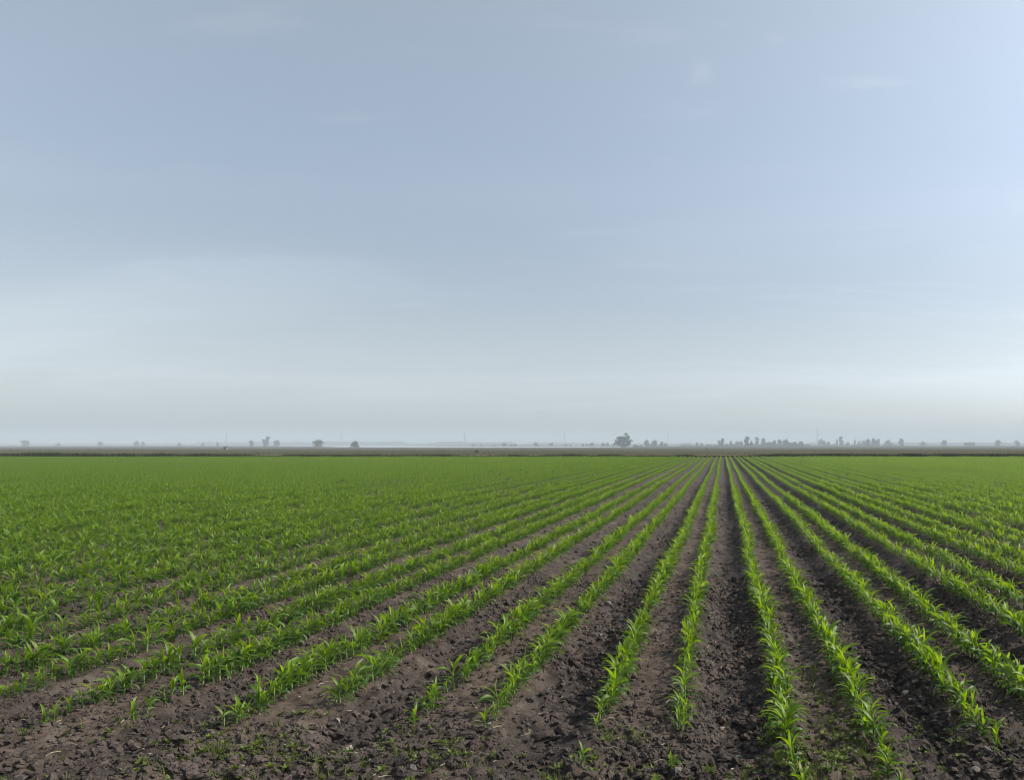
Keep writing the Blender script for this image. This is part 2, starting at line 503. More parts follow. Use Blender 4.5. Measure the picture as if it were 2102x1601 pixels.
def scatter(name, pts, rot, scl, idx, coll, **props):
    """one object whose points carry instances of the meshes in a collection"""
    me = bpy.data.meshes.new(name)
    n = len(pts)
    me.vertices.add(n); me.vertices.foreach_set('co', np.asarray(pts, dtype=np.float32).ravel())
    a = me.attributes.new('rot', 'FLOAT_VECTOR', 'POINT'); a.data.foreach_set('vector', np.asarray(rot, dtype=np.float32).ravel())
    scl = np.asarray(scl, dtype=np.float32)
    if scl.ndim == 1: scl = np.stack([scl] * 3, 1)
    a = me.attributes.new('scl', 'FLOAT_VECTOR', 'POINT'); a.data.foreach_set('vector', scl.ravel())
    a = me.attributes.new('idx', 'INT', 'POINT'); a.data.foreach_set('value', np.asarray(idx, dtype=np.int32))
    o = link(name, me, **props)
    g = bpy.data.node_groups.new(name + '_nodes', 'GeometryNodeTree')
    g.interface.new_socket('Geometry', in_out='INPUT', socket_type='NodeSocketGeometry')
    g.interface.new_socket('Geometry', in_out='OUTPUT', socket_type='NodeSocketGeometry')
    N = g.nodes; L = g.links
    gi = N.new('NodeGroupInput'); go = N.new('NodeGroupOutput')
    ci = N.new('GeometryNodeCollectionInfo'); ci.inputs[0].default_value = coll
    ci.inputs['Separate Children'].default_value = True; ci.inputs['Reset Children'].default_value = True
    ip = N.new('GeometryNodeInstanceOnPoints'); ip.inputs['Pick Instance'].default_value = True
    def attr(nm, ty):
        q = N.new('GeometryNodeInputNamedAttribute'); q.data_type = ty; q.inputs['Name'].default_value = nm
        return q.outputs['Attribute']
    L.new(gi.outputs[0], ip.inputs['Points']); L.new(ci.outputs[0], ip.inputs['Instance'])
    L.new(attr('idx', 'INT'), ip.inputs['Instance Index'])
    L.new(attr('rot', 'FLOAT_VECTOR'), ip.inputs['Rotation']); L.new(attr('scl', 'FLOAT_VECTOR'), ip.inputs['Scale'])
    L.new(ip.outputs[0], go.inputs[0])
    md = o.modifiers.new('scatter', 'NODES'); md.node_group = g
    return o


# ------------------------------------------------------------------ the crop
# every plant position: row index, x, y
rows = []
n0 = int(math.floor((-145 - BED0) / PER)); n1 = int(math.ceil((78 - BED0) / PER))
for n in range(n0, n1 + 1):
    for s in (-1, 1): rows.append((BED0 + n * PER + s * HALF, n, s))
rows.sort()
row_order = {}
for i, (rx, n, s) in enumerate(rows): row_order[i] = rx
near_pl, segs = [], []
STEP = 0.064
FULL = 36.0
for i, (rx, n, s) in enumerate(rows):
    y0 = float(near_end(np.array([rx]))[0])
    k = rx / H
    if abs(k - 0.231) < 0.05: y0 = 4.75
    if abs(k - 0.512) < 0.05: y0 = 4.8
    if k > 0.6: y0 = 5.4
    for kk, yy0 in ((-0.156, 5.75), (-0.43, 5.82), (-0.815, 5.86), (-1.09, 5.86), (-1.477, 6.3), (-1.75, 5.92), (-2.14, 6.05), (-2.436, 5.95)):
        if abs(k - kk) < 0.06: y0 = yy0
    # a plain guard so rows far to the side start only where a camera near here could see them
    y0 = max(y0, (abs(rx) - 6) / 1.25 if rx < 0 else (abs(rx) - 6) / 0.75)
    y = y0
    full = FULL + 16.0 * (vnoise(np.array([rx * 0.9]), np.array([3.0]), 4)[0] - 0.5)
    while y < full:
        near_pl.append((i, rx, y, y0)); y += STEP * RNG.uniform(0.72, 1.3)
    y = max(y, y0)
    ys = np.arange(y, EDGE + 2.0 * (vnoise(np.array([rx * 0.35]), np.array([0.0]), 9)[0] - 0.7), 1.0)
    segs.append(np.stack([np.full(len(ys), rx), ys], 1))
NP = np.array(near_pl)
px_, py_ = NP[:, 1], NP[:, 2]
keep = RNG.random(len(NP)) > 0.05 + 0.3 * sstep(0.62, 0.8, vnoise(px_ * 1.1, py_ * 0.9, 13))
end_thin = np.clip((py_ - NP[:, 3]) / 0.6, 0, 1)
keep &= RNG.random(len(NP)) < 0.72 + 0.28 * end_thin
NP = NP[keep]
jx = NP[:, 1] + wander(NP[:, 1], NP[:, 2]) + RNG.normal(0, 0.025, len(NP)); jy = NP[:, 2]
jz = height(jx, jy) - 0.004
vig = 0.84 + 0.34 * vnoise(jx * 0.8, jy * 0.8, 14) + RNG.normal(0, 0.19, len(NP))
vig *= 0.74 + 0.26 * np.clip((jy - NP[:, 3]) / 1.0, 0, 1)
vig = np.clip(vig, 0.45, 1.4) * 1.02
jr = RNG.uniform(0, 2 * math.pi, len(NP)); jv = RNG.integers(0, NVAR, len(NP))
tilt = RNG.normal(0, 0.09, (len(NP), 2))
sx = VX + FPX * jx / jy; sy = VY + FPX * (H - jz) / jy
in_photo = (sx > 255) & (sx < 1820) & (sy < 1590)
cand = np.where(in_photo)[0]; cand = cand[np.argsort(jy[cand])][:298]
single = np.zeros(len(NP), bool); single[cand] = True

FULL_ME = []
for v, (specs, _) in enumerate(SPECS):
    parts = [(*stem_geo(1.0, vr), 0.0)] + [(*blade(sp, 6), sp[7]) for sp in specs]
    V, F, Yg = join(parts); me = mesh('corn', V, F, M['leaf'], True); set_young(me, Yg); FULL_ME.append(me)
NSEG = 6
for k in range(NSEG):                               # one metre of row, for the far part of the field
    parts = []
    yy = 0.0
    while yy < 1.0:
        sp = corn_spec(vr, vr.uniform(0.8, 1.2), 6); dx = vr.gauss(0, 0.035)
        for q in sp:
            V, F = blade(q, 4, 2); parts.append(([p + Vector((dx, yy, 0)) for p in V], F, q[7] * 0.85))
        yy += STEP * vr.uniform(0.75, 1.2)
    V, F, Yg = join(parts); me = mesh('corn_row', V, F, M['leaf'], False); set_young(me, Yg); FULL_ME.append(me)
cc = source_collection('corn_source', FULL_ME)
rest = ~single
SG = np.concatenate(segs); gxx = SG[:, 0] + wander(SG[:, 0], SG[:, 1]); gyy = SG[:, 1]
okg = RNG.random(len(SG)) > 0.015
gxx, gyy = gxx[okg], gyy[okg]
gz = height(gxx, gyy, False)
P = np.concatenate([np.stack([jx, jy, jz], 1)[rest], np.stack([gxx, gyy, gz], 1)])
Rr = np.concatenate([np.stack([tilt[:, 0], tilt[:, 1], jr], 1)[rest], np.zeros((len(gxx), 3))])
Sc = np.concatenate([vig[rest], 0.74 + 0.30 * vnoise(gxx * 0.5, gyy * 0.12, 14) + 0.12 * vnoise(gxx * 0.06, gyy * 0.04, 3)])
Ix = np.concatenate([jv[rest], NVAR + RNG.integers(0, NSEG, len(gxx))])
scatter('corn_crop', P, Rr, Sc, Ix, cc, kind='stuff', label='rows of young green corn running away to the far edge of the field', category='corn')

# the nearest plants, one object each with its stem and leaves
ORD = ['zeroth', 'first', 'second', 'third', 'fourth', 'fifth', 'sixth', 'seventh', 'eighth', 'ninth', 'tenth', 'eleventh', 'twelfth', 'thirteenth',
       'fourteenth', 'fifteenth', 'sixteenth', 'seventeenth', 'eighteenth', 'nineteenth', 'twentieth']
TENS = {2: 'twenty', 3: 'thirty', 4: 'forty', 5: 'fifty', 6: 'sixty'}


def ordinal(n):
    if n <= 20: return ORD[n]
    t, u = divmod(n, 10)
    return TENS[t] + ('-' + ORD[u] if u else '')[0:] if u else TENS[t][:-1] + 'ieth'


CENTRE = BED0 - PER / 2                              # the furrow that runs straight away from the camera


def row_phrase(i):
    rx = rows[i][0]
    if rx > CENTRE:
        k = sum(1 for q in rows if CENTRE < q[0] <= rx); side = 'right'
    else:
        k = sum(1 for q in rows if rx <= q[0] < CENTRE); side = 'left'
    return '%s row %s of centre furrow' % (ordinal(k), side)


def make_plant(loc, rz, sc, tl, v, label, group):
    o = link('corn_plant', None, label=label, category='corn plant', group=group)
    o.empty_display_size = 0.05; o.location = loc; o.rotation_euler = (tl[0], tl[1], rz); o.scale = (sc, sc, sc)
    link('stem', STEM_ME[v], o)
    for me in LEAF_ME[v]: link('leaf', me, o)
    return o


by_row = {}
for j in np.where(single)[0]: by_row.setdefault(int(NP[j, 0]), []).append(int(j))
for i, js in by_row.items():
    js.sort(key=lambda j: jy[j])
    for c, j in enumerate(js):
        size = 'small' if vig[j] < 0.78 else 'tall' if vig[j] > 1.12 else 'young'
        make_plant((jx[j], jy[j], jz[j]), jr[j], vig[j], tilt[j], int(jv[j]),
                   '%s corn plant, %s from near end of %s' % (size, ordinal(c + 1), row_phrase(i)), 'young corn plants in the nearest rows')

# two stragglers beyond the row ends, at the near edge of the photograph
for (px, py, v, sc, lab) in [(1194, 1568, 2, 0.72, 'small yellowish corn plant alone on bare soil in front of the row ends'),
                             (1378, 1566, 5, 0.66, 'small pale corn plant alone below the near end of first row left of centre furrow')]:
    p = at(px, py); p.z = float(height(np.array([p.x]), np.array([p.y]))[0]) - 0.004
    make_plant(p, v * 1.3, sc, (0.05, -0.05), v, lab, None)


# ------------------------------------------------------------------ clods, stones, straw
def rock_mesh(name, seed, mat, sub=2, amp=0.35, flat=0.75, stretch=(1, 1)):
    r = random.Random(seed); bm = bmesh.new(); bmesh.ops.create_icosphere(bm, subdivisions=sub, radius=1.0)
    cuts = [(Vector((r.gauss(0, 1), r.gauss(0, 1), r.gauss(0, 1))).normalized(), r.uniform(0.55, 0.9)) for _ in range(9)]
    ox = r.uniform(0, 50)
    from mathutils import noise as mn
    for v in bm.verts:
        p = v.co.copy()
        for d, h in cuts:
            e = p.dot(d)
            if e > h: p -= d * (e - h) * 0.85
        p *= 1 + amp * (mn.noise(p * 1.6 + Vector((ox, 0, 0))) + 0.5 * mn.noise(p * 3.7 + Vector((0, ox, 0))))
        v.co = Vector((p.x * stretch[0], p.y * stretch[1], p.z * flat))
    me = bpy.data.meshes.new(name); bm.to_mesh(me); bm.free(); me.materials.append(mat)
    return me


clods = source_collection('clod_source', [rock_mesh('clod', 40 + i, M['clod'], 2 if i < 4 else 1, 0.6, 0.55 + 0.05 * i) for i in range(8)])


def clod_points(n, y0, y1, smin, smax, furrow_bias, sidepad=1.0):
    y = y0 + (y1 - y0) * RNG.random(n) ** 0.8
    x = (RNG.random(n) * (1.02 + 0.46) - 1.02) * (y + sidepad)
    d = bed_dist(x - wander(x, y)); fur = np.maximum(sstep(0.33, 0.6, d), sstep(6.3, 5.2, y))
    k = RNG.random(n) < ((1 - furrow_bias) + furrow_bias * fur) * (0.25 + 1.1 * sstep(0.25, 0.7, vnoise(x * 1.4, y * 1.4, 15)))
    x, y, fur = x[k], y[k], fur[k]
    s = smin * np.exp(RNG.random(len(x)) ** 2.2 * math.log(smax / smin)) * (0.7 + 0.3 * fur)
    return x, y, s


parts = [clod_points(210000, 4.4, 13, 0.005, 0.042, 0.45), clod_points(110000, 12, 45, 0.012, 0.045, 0.6)]
cx, cyy, cs = (np.concatenate([p[k] for p in parts]) for k in range(3))
cz = height(cx, cyy) + cs * 0.12
crot = RNG.uniform(-0.5, 0.5, (len(cx), 3)); crot[:, 2] = RNG.uniform(0, 6.28, len(cx))
cscl = cs[:, None] * RNG.uniform(0.75, 1.35, (len(cx), 3))
scatter('soil_clods', np.stack([cx, cyy, cz], 1), crot, cscl, RNG.integers(0, 8, len(cx)), clods, kind='stuff',
        label='loose dark brown soil clods strewn over the furrows', category='soil')

for (px, py, L, seed, flat, lab) in [
        (1108, 1488, 0.115, 5, 0.5, 'large long dark soil clod beside the near end of a corn row'),
        (1474, 1487, 0.075, 6, 0.7, 'large dark soil clod in the centre furrow near its mouth'),
        (1490, 1528, 0.070, 8, 0.7, 'dark rounded soil clod low in the mouth of the centre furrow'),
        (958, 1506, 0.065, 9, 0.45, 'flat dark soil clod in front of two corn row ends'),
        (372, 1522, 0.085, 12, 0.5, 'broad dark soil clod beside the grass tuft')]:
    p = at(px, py); z = float(height(np.array([p.x]), np.array([p.y]))[0])
    me = rock_mesh('soil_clod', seed, M['clod'], 3, 0.35, flat, (1.35, 0.8))
    o = link('soil_clod', me, label=lab, category='soil clod', group='large clods lying on the headland')
    o.location = (p.x, p.y, z + L * 0.2); o.scale = (L, L, L); o.rotation_euler = (0.1, 0.15, seed * 0.7)

for (px, py, L, seed, st, rz, mat, lab) in [
        (716, 1505, 0.050, 31, (1.5, 0.75), 2.2, 'stone', 'pale pinkish stone lying on the bare soil, largest stone in view'),
        (1503, 1543, 0.020, 32, (1.1, 0.9), 0.4, 'straw', 'small white pebble at the mouth of the centre furrow'),
        (693, 1470, 0.026, 33, (1.6, 0.7), 2.4, 'stone', 'narrow pale stone chip above the large pinkish stone'),
        (1484, 1466, 0.030, 34, (1.1, 0.9), 1.0, 'stone', 'pale grey stone half sunk beside the centre furrow'),
        (463, 1448, 0.026, 35, (1.4, 0.8), 0.2, 'straw', 'small whitish stone among the seedlings near the grass tuft')]:
    p = at(px, py); z = float(height(np.array([p.x]), np.array([p.y]))[0])
    o = link('stone', rock_mesh('stone', seed, M[mat], 3, 0.22, 0.7, st), label=lab, category='stone', group='stones on the bare soil')
    o.location = (p.x, p.y, z + L * 0.2); o.scale = (L, L, L); o.rotation_euler = (0.25, -0.2, rz)

# straw and stalk bits
V, F = [], []
ns = 1100
sy_ = 4.5 + 16 * RNG.random(ns) ** 1.5; sx_ = (RNG.random(ns) * 1.48 - 1.02) * (sy_ + 1); sz_ = height(sx_, sy_) + 0.012
for x, y, z in zip(sx_, sy_, sz_):
    L = random.uniform(0.02, 0.10); a = random.uniform(0, 6.28); e = random.uniform(-0.15, 0.35); b = random.uniform(-0.5, 0.5)
    p0 = Vector((x, y, z)); d = Vector((math.cos(a), math.sin(a), e)); d2 = Vector((math.cos(a + b), math.sin(a + b), -abs(e)))
    v, f = tube([p0, p0 + d * L * 0.5, p0 + d * L * 0.5 + d2 * L * 0.5], [0.0035, 0.003, 0.0015], 4)
    o = len(V); V += v; F += [tuple(i + o for i in q) for q in f]
link('straw', mesh('straw', V, F, M['straw']), kind='stuff', label='pale bits of straw and old stalk on the soil', category='straw')


# ------------------------------------------------------------------ weeds near the camera
def tuft_mesh(name, seed, n, L, w, spread, mat, droop=1.2, rad=0.02):
    r = random.Random(seed); parts = []
    for i in range(n):
        a = r.uniform(0, 6.28); e = R(90) - abs(r.gauss(0, spread)); b = (r.gauss(0, rad), r.gauss(0, rad), -0.01)
        V, F = leaf_strip(L * r.uniform(0.45, 1.1), w * r.uniform(0.7, 1.2), b, a, e, droop * r.uniform(0.3, 1.2), r.uniform(-1, 1), 4, 0.2, 2, 0, True)
        parts.append((V, F, r.uniform(0, 0.35)))
    V, F, Y = join(parts); me = mesh(name, V, F, mat, True); set_young(me, Y)
    return me


def herb_mesh(name, seed, n, L, w, mat):
    """low broad-leaved weed: a rosette of short oval leaves"""
    r = random.Random(seed); parts = []
    for i in range(n):
        a = r.uniform(0, 6.28)
        V, F = leaf_strip(L * r.uniform(0.6, 1.1), w * r.uniform(0.7, 1.2), (r.gauss(0, 0.006), r.gauss(0, 0.006), r.uniform(0, 0.02)), a,
                          R(r.uniform(15, 60)), R(r.uniform(20, 70)), 0, 4, 0.3, 3)
        parts.append((V, F, r.uniform(0, 0.5)))
    V, F, Y = join(parts); me = mesh(name, V, F, mat, True); set_young(me, Y)
    return me


wsrc = source_collection('weed_source', [tuft_mesh('weed', 60 + i, 9 + 2 * i, 0.07 + 0.012 * i, 0.0075, 0.6, M['weed']) for i in range(4)]
                         + [herb_mesh('weed', 70 + i, 8 + i, 0.045 + 0.008 * i, 0.018, M['weed']) for i in range(4)])
# (pixel centre, half width in m, half depth in m, number)
PATCH = [(915, 1543, 0.40, 0.13, 150), (520, 1530, 0.42, 0.16, 120), (590, 1548, 0.30, 0.12, 80), (700, 1535, 0.35, 0.2, 40), (1640, 1550, 0.30, 0.20, 190), (1745, 1520, 0.24, 0.35, 220),
         (1600, 1510, 0.10, 0.35, 110), (1600, 1430, 0.08, 0.7, 80), (1700, 1450, 0.10, 0.7, 100), (1280, 1500, 0.15, 0.10, 26), (1340, 1560, 0.4, 0.1, 40), (1480, 1575, 0.3, 0.1, 20),
         (340, 1535, 0.45, 0.3, 60), (820, 1515, 0.3, 0.2, 30), (1190, 1556, 0.2, 0.1, 40), (150, 1480, 0.7, 0.5, 90), (1950, 1500, 0.5, 0.5, 160), (1100, 1585, 1.4, 0.10, 110), (400, 1585, 1.0, 0.10, 70), (1750, 1590, 0.6, 0.10, 90),
         (455, 1470, 0.3, 0.2, 18), (650, 1470, 0.15, 0.1, 12)]
wx, wy, ws = [], [], []
for px, py, hw, hd, n in PATCH:
    c = at(px, py)
    for _ in range(int(n * 0.75)):
        wx.append(c.x + RNG.normal(0, hw * 0.75)); wy.append(c.y + RNG.normal(0, hd * 0.9)); ws.append(RNG.uniform(0.3, 1.05))
ne = 900                                             # scattered seedlings of weed along the nearer rows
ey = 5.2 + 14 * RNG.random(ne) ** 1.4; ei = RNG.integers(0, len(rows), ne * 3)
vis = [r[0] for r in rows if -12 < r[0] < 6]
ex = RNG.choice(vis, ne) + RNG.normal(0, 0.10, ne)
wx = np.concatenate([wx, ex]); wy = np.concatenate([wy, ey]); ws = np.concatenate([ws, RNG.uniform(0.3, 0.8, ne)])
wy = np.maximum(wy, 4.3)
wz = height(wx, wy) + 0.002
wi = np.where(RNG.random(len(wx)) < 0.45, RNG.integers(0, 4, len(wx)), RNG.integers(4, 8, len(wx)))
scatter('weeds', np.stack([wx, wy, wz], 1), np.stack([RNG.normal(0, 0.1, len(wx)), RNG.normal(0, 0.1, len(wx)), RNG.uniform(0, 6.28, len(wx))], 1), ws, wi, wsrc,
        kind='stuff', label='low green weeds and grass seedlings in patches on the headland', category='weeds')

p = at(455, 1538); p.z = float(height(np.array([p.x]), np.array([p.y]))[0])
o = link('grass_tuft', tuft_mesh('grass_tuft', 99, 90, 0.19, 0.0045, 0.38, M['weed'], 0.7, 0.035), label='bushy dark green grass tuft standing on the bare soil by itself', category='grass tuft')
o.location = p

# ------------------------------------------------------------------ far edge of the crop and the open land behind
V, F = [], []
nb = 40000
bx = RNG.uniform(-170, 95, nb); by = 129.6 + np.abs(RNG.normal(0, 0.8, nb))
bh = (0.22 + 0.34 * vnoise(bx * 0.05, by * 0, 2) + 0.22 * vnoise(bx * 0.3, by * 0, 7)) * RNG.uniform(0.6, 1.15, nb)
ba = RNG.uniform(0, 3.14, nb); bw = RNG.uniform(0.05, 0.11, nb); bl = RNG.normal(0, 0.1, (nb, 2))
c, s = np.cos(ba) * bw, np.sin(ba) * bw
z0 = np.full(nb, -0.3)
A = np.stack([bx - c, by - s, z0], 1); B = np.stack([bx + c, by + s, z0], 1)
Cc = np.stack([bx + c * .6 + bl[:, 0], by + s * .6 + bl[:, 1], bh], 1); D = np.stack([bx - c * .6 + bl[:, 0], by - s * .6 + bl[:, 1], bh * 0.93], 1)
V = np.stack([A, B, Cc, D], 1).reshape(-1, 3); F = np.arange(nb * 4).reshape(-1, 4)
link('ditch_weeds', fast_mesh('ditch_weeds', V, F, M['ditch']), kind='stuff', label='strip of ditch weeds, shade painted dark, along the far edge of the corn', category='weeds')

ssrc = source_collection('scrub_source', [tuft_mesh('scrub', 120 + i, 34, 0.42 + 0.05 * i, 0.05, 0.7, M['scrub'], 0.8, 0.16) for i in range(4)])
nt = 4500
ty = 134 + 400 * RNG.random(nt) ** 1.7; tx = (RNG.random(nt) * 1.55 - 1.08) * ty
kk = vnoise(tx * 0.02, ty * 0.07, 4) + 0.25 * RNG.random(nt) > 0.60
tx, ty = tx[kk], ty[kk]
tz = land_z(tx, ty)
scatter('dry_grass', np.stack([tx, ty, tz], 1), np.stack([0 * tx, 0 * tx, RNG.uniform(0, 6.28, len(tx))], 1), RNG.uniform(0.4, 1.0, len(tx)), RNG.integers(0, 4, len(tx)), ssrc,
        kind='stuff', label='tussocks of dry brown grass over the fallow land behind the corn', category='grass')


# ------------------------------------------------------------------ trees on the horizon
def crown_mesh(lobes, seed, leaf, n, mat):
    """leaf faces gathered in sprigs through ellipsoid lobes (centre, radii)"""
    r = np.random.default_rng(seed)
    vol = np.array([l[1][0] * l[1][1] * l[1][2] for l in lobes]) ** 0.75; vol /= vol.sum()
    pts = []
    for (c, rad), f in zip(lobes, vol):
        k = max(10, int(n * f / 6))
        d = r.normal(size=(k, 3)); d /= np.linalg.norm(d, axis=1)[:, None]
        sprig = np.array(c) + d * (r.random((k, 1)) ** 0.42) * np.array(rad) * r.uniform(0.82, 1.12, (k, 1))
        q = np.repeat(sprig, 6, 0) + r.normal(size=(k * 6, 3)) * leaf * 0.8
        pts.append(q)
    q = np.concatenate(pts); m = len(q)
    a = r.normal(size=(m, 3)); a /= np.linalg.norm(a, axis=1)[:, None]
    b = np.cross(a, r.normal(size=(m, 3))); b /= np.linalg.norm(b, axis=1)[:, None]
    sz = leaf * r.uniform(0.6, 1.25, (m, 1))
    V = np.stack([q - a * sz, q + b * sz * .55, q + a * sz, q - b * sz * .55], 1).reshape(-1, 3)
    return fast_mesh('crown', V, np.arange(m * 4).reshape(-1, 4), mat)


def lobes_for(kind, w, h, r):
    """w, h: whole tree width and height in m"""
    L = []
    if kind == 'round':
        for i in range(7):
            a = r.uniform(0, 6.28); d = w * 0.24 * r.random() ** 0.5
            L.append(((math.cos(a) * d, math.sin(a) * d, h * r.uniform(0.34, 0.76)), (w * r.uniform(0.2, 0.3),) * 2 + (h * r.uniform(0.16, 0.24),)))
        L.append(((0, 0, h * 0.50), (w * 0.40, w * 0.40, h * 0.36)))
        L.append(((r.uniform(-.1, .1) * w, 0, h * 0.22), (w * 0.26, w * 0.26, h * 0.18)))
    elif kind == 'dome':
        for i in range(7):
            a = r.uniform(0, 6.28); d = w * 0.28 * r.random() ** 0.5
            L.append(((math.cos(a) * d, math.sin(a) * d, h * r.uniform(0.25, 0.6)), (w * r.uniform(0.2, 0.28),) * 2 + (h * r.uniform(0.2, 0.3),)))
        L.append(((w * 0.08, 0, h * 0.68), (w * 0.28, w * 0.28, h * 0.32)))
    elif kind == 'tall':
        for i in range(6):
            t = i / 5
            L.append(((r.uniform(-.14, .14) * w, r.uniform(-.1, .1) * w, h * (0.14 + 0.74 * t)), (w * r.uniform(0.28, 0.46),) * 2 + (h * r.uniform(0.10, 0.16),)))
    elif kind == 'split':
        for i in range(4):
            t = i / 3
            L.append(((w * (0.12 + 0.12 * t), 0, h * (0.30 + 0.60 * t)), (w * r.uniform(0.2, 0.27),) * 2 + (h * 0.13,)))
        for i in range(3):
            t = i / 2
            L.append(((-w * (0.16 + 0.16 * t), 0, h * (0.25 + 0.38 * t)), (w * r.uniform(0.15, 0.24),) * 2 + (h * 0.13,)))
    elif kind == 'block':
        for i in range(9):
            t = i / 8
            L.append(((w * (t - 0.5) * 0.86, r.uniform(-1, 1), h * r.uniform(0.4, 0.6)), (w * 0.13, w * 0.12, h * r.uniform(0.36, 0.48))))
    elif kind == 'spire':
        for i in range(5):
            t = i / 4
            L.append(((0, 0, h * (0.2 + 0.7 * t)), (w * (0.5 - 0.34 * t),) * 2 + (h * 0.14,)))
    return L


tree_rng = random.Random(5)


def tree(px, top, base, wpx, kind, label, dark=0, group='hazy trees along the horizon', lobes=None):
    Y = far_at(base); k = Y / FPX
    x = (px - VX) * k; h = (base - top) * k; w = wpx * k
    r = random.Random(int(px * 7)); g = float(land_z(np.array([x]), np.array([Y]))[0])
    t = link('tree', None, label=label, category='tree', group=group); t.location = (x, Y, g)
    L = lobes or lobes_for(kind, w, h, r)
    if not lobes:                                       # ragged outliers and a low skirt
        for _ in range(4):
            a = r.uniform(-0.5, 0.5)
            L.append(((a * w, r.uniform(-.3, .3) * w, h * r.uniform(0.12, 0.95 - abs(a) * 0.8)), (w * r.uniform(0.07, 0.15),) * 2 + (h * r.uniform(0.05, 0.11),)))
        L.append(((r.uniform(-.15, .15) * w, 0, h * 0.12), (w * r.uniform(0.3, 0.5), w * 0.3, h * 0.12)))
    if lobes: L = [((c[0] * w, c[1] * w, c[2] * h), (q[0] * w, q[1] * w, q[2] * h)) for c, q in lobes]
    leaf = max(0.22, 0.75 * k)
    n = 7000 if lobes else int(min(2600, max(420, 9 * w * h / leaf ** 2)))
    link('crown', crown_mesh(L, int(px), leaf, n, M['tree']), t)
    # trunk with a few limbs running into the lobes
    parts = []
    tr = max(0.10, 0.035 * h); top_p = Vector((L[0][0][0] * 0.3, 0, h * 0.5))
    parts.append((*tube([Vector((0, 0, -0.3)), Vector((0, 0, h * 0.18)), top_p], [tr * 1.25, tr, tr * 0.55], 6), 0))
    for c, q in L[:6]:
        a = Vector((0, 0, h * r.uniform(0.15, 0.35))); b = Vector(c)
        parts.append((*tube([a, (a + b) / 2 + Vector((0, 0, 0.05 * h)), b], [tr * 0.55, tr * 0.4, tr * 0.15], 5), 0))
    V, F, _ = join(parts)
    link('trunk', mesh('trunk', V, F, M['bark'], True), t)
    return t


BIG = [((-0.02, 0, 0.42), (0.40, 0.36, 0.30)), ((-0.26, 0, 0.60), (0.17, 0.2, 0.10)), ((-0.12, 0.1, 0.62), (0.24, 0.2, 0.11)), ((0.10, 0, 0.60), (0.24, 0.2, 0.12)),
       ((0.24, 0, 0.66), (0.12, 0.15, 0.10)), ((0.14, 0, 0.90), (0.10, 0.1, 0.07)), ((0.07, 0, 0.84), (0.08, 0.1, 0.045)), ((0.23, 0, 0.78), (0.07, 0.08, 0.06)), ((0.15, 0, 0.78), (0.045, 0.05, 0.09)),
       ((0.42, 0, 0.44), (0.10, 0.1, 0.06)), ((-0.42, 0, 0.44), (0.09, 0.1, 0.07)), ((-0.46, 0, 0.26), (0.09, 0.1, 0.06)), ((0.28, 0, 0.32), (0.16, 0.2, 0.2)), ((-0.3, 0, 0.3), (0.18, 0.2, 0.16)), ((0.0, 0, 0.15), (0.36, 0.3, 0.14))]
tree(1280, 886.5, 918.6, 38, 'round', 'tallest hazy tree, broad crown with a tuft rising above it', lobes=BIG)
tree(653, 899.8, 918.2, 26, 'round', 'broad round-crowned grey tree standing by the pale water')
tree(727.5, 905, 919.2, 20, 'dome', 'low domed tree first to the right of the broad round-crowned tree')

WORD = {'round': 'rounded', 'dome': 'domed', 'tall': 'slender', 'split': 'forked', 'block': 'flat-topped', 'spire': 'pointed'}


def series(items, phrase, start=1):
    for k, (px, top, base, w, kind) in enumerate(items):
        hh = base - top
        sz = 'tiny' if hh < 6 else 'small' if hh < 10 else 'medium' if hh < 15 else 'tall'
        tree(px, top, base, w, kind, '%s %s hazy tree, %s %s' % (sz, WORD[kind], ordinal(k + start), phrase))


series([(567.5, 901, 916.0, 13, 'round'), (546, 897, 916.4, 14, 'split'), (516, 905, 916.4, 8, 'tall'), (446, 907.5, 915.8, 4, 'spire'), (416, 910, 915.6, 4, 'spire'),
        (368, 908.5, 915.6, 8, 'dome'), (294, 907, 915.4, 7, 'tall'), (280, 904.5, 915.5, 10, 'round'), (206, 906, 915.4, 11, 'round'), (120, 909, 915.6, 8, 'dome'), (52, 902, 916, 15, 'round')],
       'to the left of the broad round-crowned tree')
series([(972, 912.5, 915.8, 6, 'dome'), (988, 914, 915.8, 5, 'round'), (1014, 914, 916.0, 9, 'dome'), (1035, 908.5, 916.1, 9, 'round'), (1050, 912.5, 916.0, 7, 'dome'), (1058, 911.5, 916.0, 5, 'round'),
        (1100, 908, 915.8, 10, 'round'), (1132, 909.5, 915.8, 8, 'tall'), (1162, 912, 916.0, 5, 'round'), (1171, 914, 916.1, 5, 'dome'), (1197, 911.5, 915.9, 3, 'spire'), (1204, 911, 915.8, 4, 'tall'),
        (1214, 908, 916.0, 9, 'round'), (1238, 909.5, 916.0, 9, 'tall'), (1247, 909.5, 916.1, 6, 'tall'), (1259, 911, 916.1, 8, 'dome')],
       'to the right of the broad round-crowned tree', 2)
